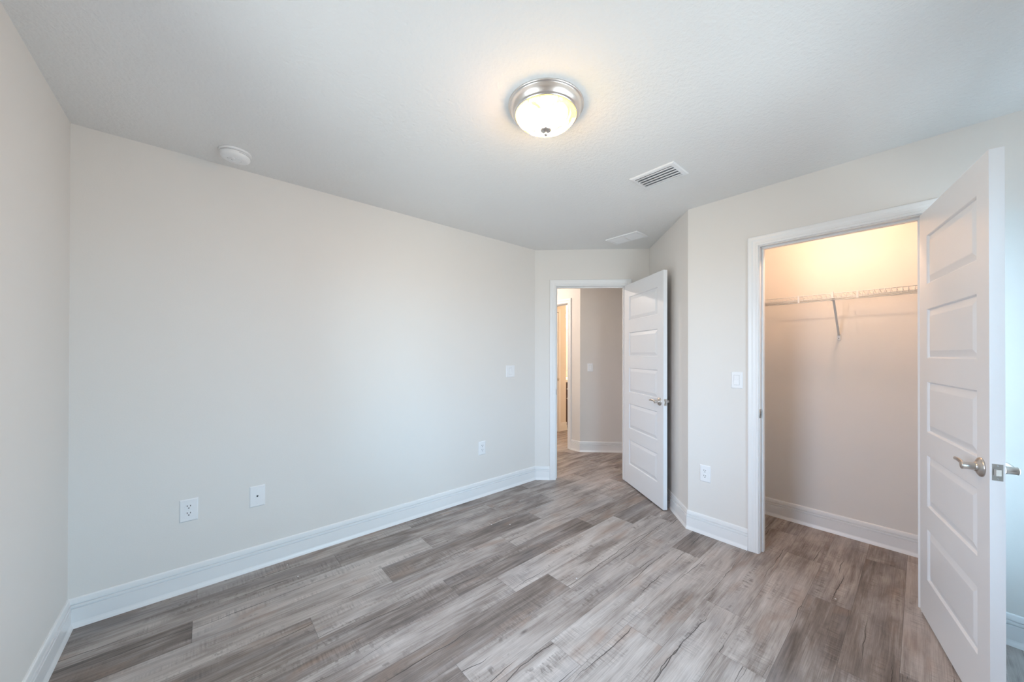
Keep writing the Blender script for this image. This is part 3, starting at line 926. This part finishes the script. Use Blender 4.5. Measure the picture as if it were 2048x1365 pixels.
# ------------------------------------------------------------------ closet wire shelf
def wire_shelf():
    ZT, XF, Y0, Y1 = 1.737, 3.166, -0.44, 1.11
    root = thing('wire_shelf', 'white ventilated wire shelf across the closet back wall', 'closet shelf', Matrix.Translation((XCB, 0.40, ZT)))
    inv = Matrix.Translation((-XCB, -0.40, -ZT))
    def T(p): return inv @ Vector(p)
    def rods(name, segs, r):
        for a, c in segs:
            b_ = MB(); b_.tube([T(a), T(c)], r, 8); b_.build(name, M['wire'], root)
    rods('rail', [((XF, Y0, ZT), (XF, Y1, ZT)), ((XF, Y0, ZT-0.031), (XF, Y1, ZT-0.031)), ((XCB-0.006, Y0, ZT), (XCB-0.006, Y1, ZT)), ((XCB-0.139, Y0, ZT-0.004), (XCB-0.139, Y1, ZT-0.004)), ((XF+0.022, Y0, ZT-0.042), (XF+0.022, Y1, ZT-0.042))], 0.0030)
    n = int((Y1-Y0)/0.0254)
    for i in range(n+1):
        y = Y0+0.006+i*0.0254
        b_ = MB()
        b_.tube([T((XCB-0.004, y, ZT+0.003)), T((XF-0.002, y, ZT+0.003)), T((XF-0.004, y, ZT-0.002)), T((XF-0.004, y, ZT-0.033))], 0.0013, 6)
        b_.build('cross_wire', M['wire'], root)
    # support brace
    b_ = MB()
    p0, p1 = Vector((XF+0.004, 0.400, ZT-0.004)), Vector((XCB-0.010, 0.403, 1.462))
    d = (p1-p0).normalized(); m = Matrix.Translation(T((p0+p1)/2)) @ d.to_track_quat('Z', 'Y').to_matrix().to_4x4()
    L_ = (p1-p0).length/2
    b_.box(-0.006, 0.006, -0.002, 0.002, -L_, L_, m); b_.box(-0.006, -0.0045, -0.002, 0.007, -L_, L_, m); b_.box(0.0045, 0.006, -0.002, 0.007, -L_, L_, m)
    b_.box(-0.012, 0.012, -0.006, 0.006, -0.034, 0.010, Matrix.Translation(T((XF-0.002, 0.400, ZT))))
    b_.tube([T((XF+0.022, 0.392, ZT-0.042)), T((XF+0.022, 0.410, ZT-0.042))], 0.006, 10)
    br = b_.build('support_brace', M['wire'], root)
    b_ = MB()
    b_.box(-0.010, 0.0, -0.011, 0.011, -0.022, 0.022, Matrix.Translation(T((XCB-0.0005, 0.403, 1.450))))
    fo = b_.build('brace_foot', M['wire'], br, bevel=0.003)
    b_ = MB(); b_.lathe([(0, 0), (0.004, 0), (0.003, 0.0015), (0, 0.002)], 12, T((XCB-0.0105, 0.403, 1.441)), (-1, 0, 0)); b_.build('screw', M['grey'], fo)
    for y in (0.586, 0.275):
        b_ = MB(); b_.box(-0.005, 0.004, -0.006, 0.006, -0.046, 0.004, Matrix.Translation(T((XF, y, ZT)))); b_.build('lip_clip', M['wire'], root, bevel=0.002)
    for y in (1.0, 0.70, 0.10, -0.2):
        b_ = MB(); b_.box(-0.012, -0.0003, -0.006, 0.006, -0.010, 0.007, Matrix.Translation(T((XCB, y, ZT)))); b_.build('wall_clip', M['wire'], root, bevel=0.002)
wire_shelf()

# ------------------------------------------------------------------ door stop on the baseboard
def door_stop():
    ret_m = frame_mtx(B, C)
    s = (Vector(C)-Vector(B)).length-0.355
    root = thing('door_stop', 'small spring door stop on the baseboard behind the bedroom door', 'door stop', ret_m @ Matrix.Translation((s, 0.0138, 0.055)))
    b_ = MB(); b_.lathe([(0, 0), (0.010, 0), (0.010, 0.003), (0.006, 0.006), (0, 0.006)], 20, (0, 0, 0), (0, 1, 0)); b_.build('base', M['nickel'], root)
    b_ = MB()
    pts = [(0.0045*math.cos(i*0.7), 0.005+i*0.0005, 0.0045*math.sin(i*0.7)) for i in range(110)]
    b_.tube(pts, 0.0013, 6, up=(0, 1, 0)); b_.build('spring', M['nickel'], root)
    b_ = MB(); b_.lathe([(0, 0.056), (0.007, 0.056), (0.0075, 0.066), (0.005, 0.070), (0, 0.070)], 20, (0, 0, 0), (0, 1, 0)); b_.build('rubber_tip', M['rubber'], root)
door_stop()

# ------------------------------------------------------------------ closet, hall and bathroom lamps
def bulb_light(name, label, mtx, power, color, base_r=0.055):
    """lampholder with a bulb hanging along the local -z axis"""
    root = thing(name, label, 'lamp', mtx)
    b_ = MB(); b_.lathe([(0, 0), (base_r, 0), (base_r, -0.006), (base_r*0.6, -0.010), (0.02, -0.012), (0, -0.012)], 32); b_.build('socket_base', M['plastic'], root)
    b_ = MB(); b_.lathe([(0.012, -0.010), (0.014, -0.016), (0.024, -0.026), (0.026, -0.036), (0.022, -0.046), (0.012, -0.053), (0, -0.055)], 28)
    b_.build('bulb', M['bulb'], root)
    p = mtx @ Vector((0, 0, -0.080))
    lamp_point(name+'_glow', p, power, color, 0.016)
bulb_light('closet_light', 'bare bulb in a white holder above the closet doorway, on the closet side', Matrix.Translation((XE+WT, 0.37, 2.14)) @ Matrix.Rotation(-math.pi/2, 4, 'Y'), CLOSET_W, (1.0, 0.64, 0.42))
bulb_light("hall_light", "bare bulb light on the hall ceiling, hidden above the doorway", Matrix.Translation((2.85, 3.95, H)), HALL_W, (1.0, 0.86, 0.76))

# ------------------------------------------------------------------ bathroom vanity, mirror and lights
def vanity():
    x0, x1, yf, yb = 4.745, 5.95, 4.235, YB2
    root = thing('bathroom_vanity', 'dark brown vanity with white counter, a sliver through the bathroom doorway', 'vanity', Matrix.Translation((x0, yb, 0)))
    w = x1-x0; d = yb-yf
    b_ = MB(); b_.box(0, w, -d+0.02, -0.001, 0.09, 0.83); b_.box(0, w, -d+0.08, -0.001, 0.0, 0.09); b_.build('cabinet', M['brown'], root)
    for i in range(3):
        a = 0.01+i*(w-0.02)/3
        b_ = MB(); b_.box(a+0.02, a+(w-0.02)/3-0.005, -d, -d+0.02, 0.11, 0.60); dr = b_.build('door', M['brown'], root, bevel=0.003)
        b_ = MB(); b_.lathe([(0, 0), (0.005, 0), (0.005, 0.015), (0.013, 0.022), (0.010, 0.028), (0, 0.029)], 16, (a+0.05, -d, 0.54), (0, -1, 0)); b_.build('knob', M['nickel'], dr)
        b_ = MB(); b_.box(a+0.02, a+(w-0.02)/3-0.005, -d, -d+0.02, 0.62, 0.81); dw = b_.build('drawer', M['brown'], root, bevel=0.003)
        b_ = MB(); b_.lathe([(0, 0), (0.005, 0), (0.005, 0.015), (0.013, 0.022), (0.010, 0.028), (0, 0.029)], 16, (a+0.05, -d, 0.71), (0, -1, 0)); b_.build('knob', M['nickel'], dw)
    b_ = MB(); b_.box(0, w+0.01, -d-0.02, -0.001, 0.83, 0.87); b_.build('countertop', M['counter'], root, bevel=0.004)
    b_ = MB(); b_.box(0, w+0.01, -0.02, -0.001, 0.87, 0.97); b_.build('backsplash', M['counter'], root, bevel=0.002)
    b_ = MB(); b_.box(0, 0.012, -0.012, -0.001, 0, 0)
vanity()
b_ = MB(); b_.box(0.03, 1.15, -0.006, -0.0005, 0, 0.85)
mir = b_.build('wall_mirror', M['mirror'], loc=(4.745, YB2, 1.0)); tag(mir, 'frameless mirror above the bathroom vanity, a bright yellow sliver', 'mirror')
def vanity_light():
    root = thing('vanity_light', 'lit glass shade of the bathroom wall light above the mirror', 'wall light', Matrix.Translation((5.2, YB2, 2.10)))
    b_ = MB(); b_.box(-0.36, 0.36, -0.02, 0, -0.05, 0.05); b_.build('back_bar', M['nickel'], root, bevel=0.004)
    for dx in (-0.33, 0.0, 0.33):
        b_ = MB(); b_.tube([(dx, -0.02, 0.0), (dx, -0.10, 0.0), (dx, -0.11, -0.02)], 0.008, 10); b_.build('arm', M['nickel'], root)
        b_ = MB(); b_.lathe([(0, -0.01), (0.030, -0.015), (0.045, -0.05), (0.055, -0.10), (0.058, -0.14), (0.05, -0.142), (0, -0.13)], 28, (dx, -0.11, 0.08)); b_.build('glass_shade', M['bulb'], root)
vanity_light()
lamp_point('vanity_glow', (4.98, 4.45, 2.12), BATH_W, WARM_DEEP, 0.06)

# ------------------------------------------------------------------ paint chips on the floor
CHIPS = [(1040.5, 1003), (1020, 1050), (983, 1050), (1169, 923), (1195, 931), (1172, 935), (1255, 942), (1376, 989), (1276, 990), (1224, 951), (1147, 951), (1184, 1034), (1164, 1072), (1321, 1032), (1320, 1062), (1153, 1158), (1671, 1199), (575, 1131), (596, 1154), (1238, 937)]
def chip_xy(px, py):
    v = fwd + r2*((px-1050.64)/713.11) - u2*((py-707.58)/713.11)
    t = -1.3164/v.z
    return v.x*t, v.y*t
src = None
rc = random.Random(5)
CHIP_AT = [tuple(round(c, 3) for c in chip_xy(*p)) for p in CHIPS]
for i, (x, y) in enumerate(CHIP_AT):
    if src is None:
        b_ = MB()
        pts = [(0.0045, 0.000), (0.002, 0.003), (-0.003, 0.0028), (-0.0045, -0.0006), (-0.001, -0.003), (0.003, -0.0026)]
        b_.prism(pts, 0, 0.002)
        src = o = b_.build('paint_chip', M['chip'])
    else:
        o = src.copy(); COL.objects.link(o)
    o.location = (x, y, 0.0003)
    o.rotation_euler = (0, 0, rc.uniform(0, 6.28))
    s_ = rc.uniform(0.5, 0.95); o.scale = (s_, s_, s_)
    tag(o, 'tiny white paint chip lying on the grey plank floor', 'paint chip', 'white paint chips scattered on the floor')
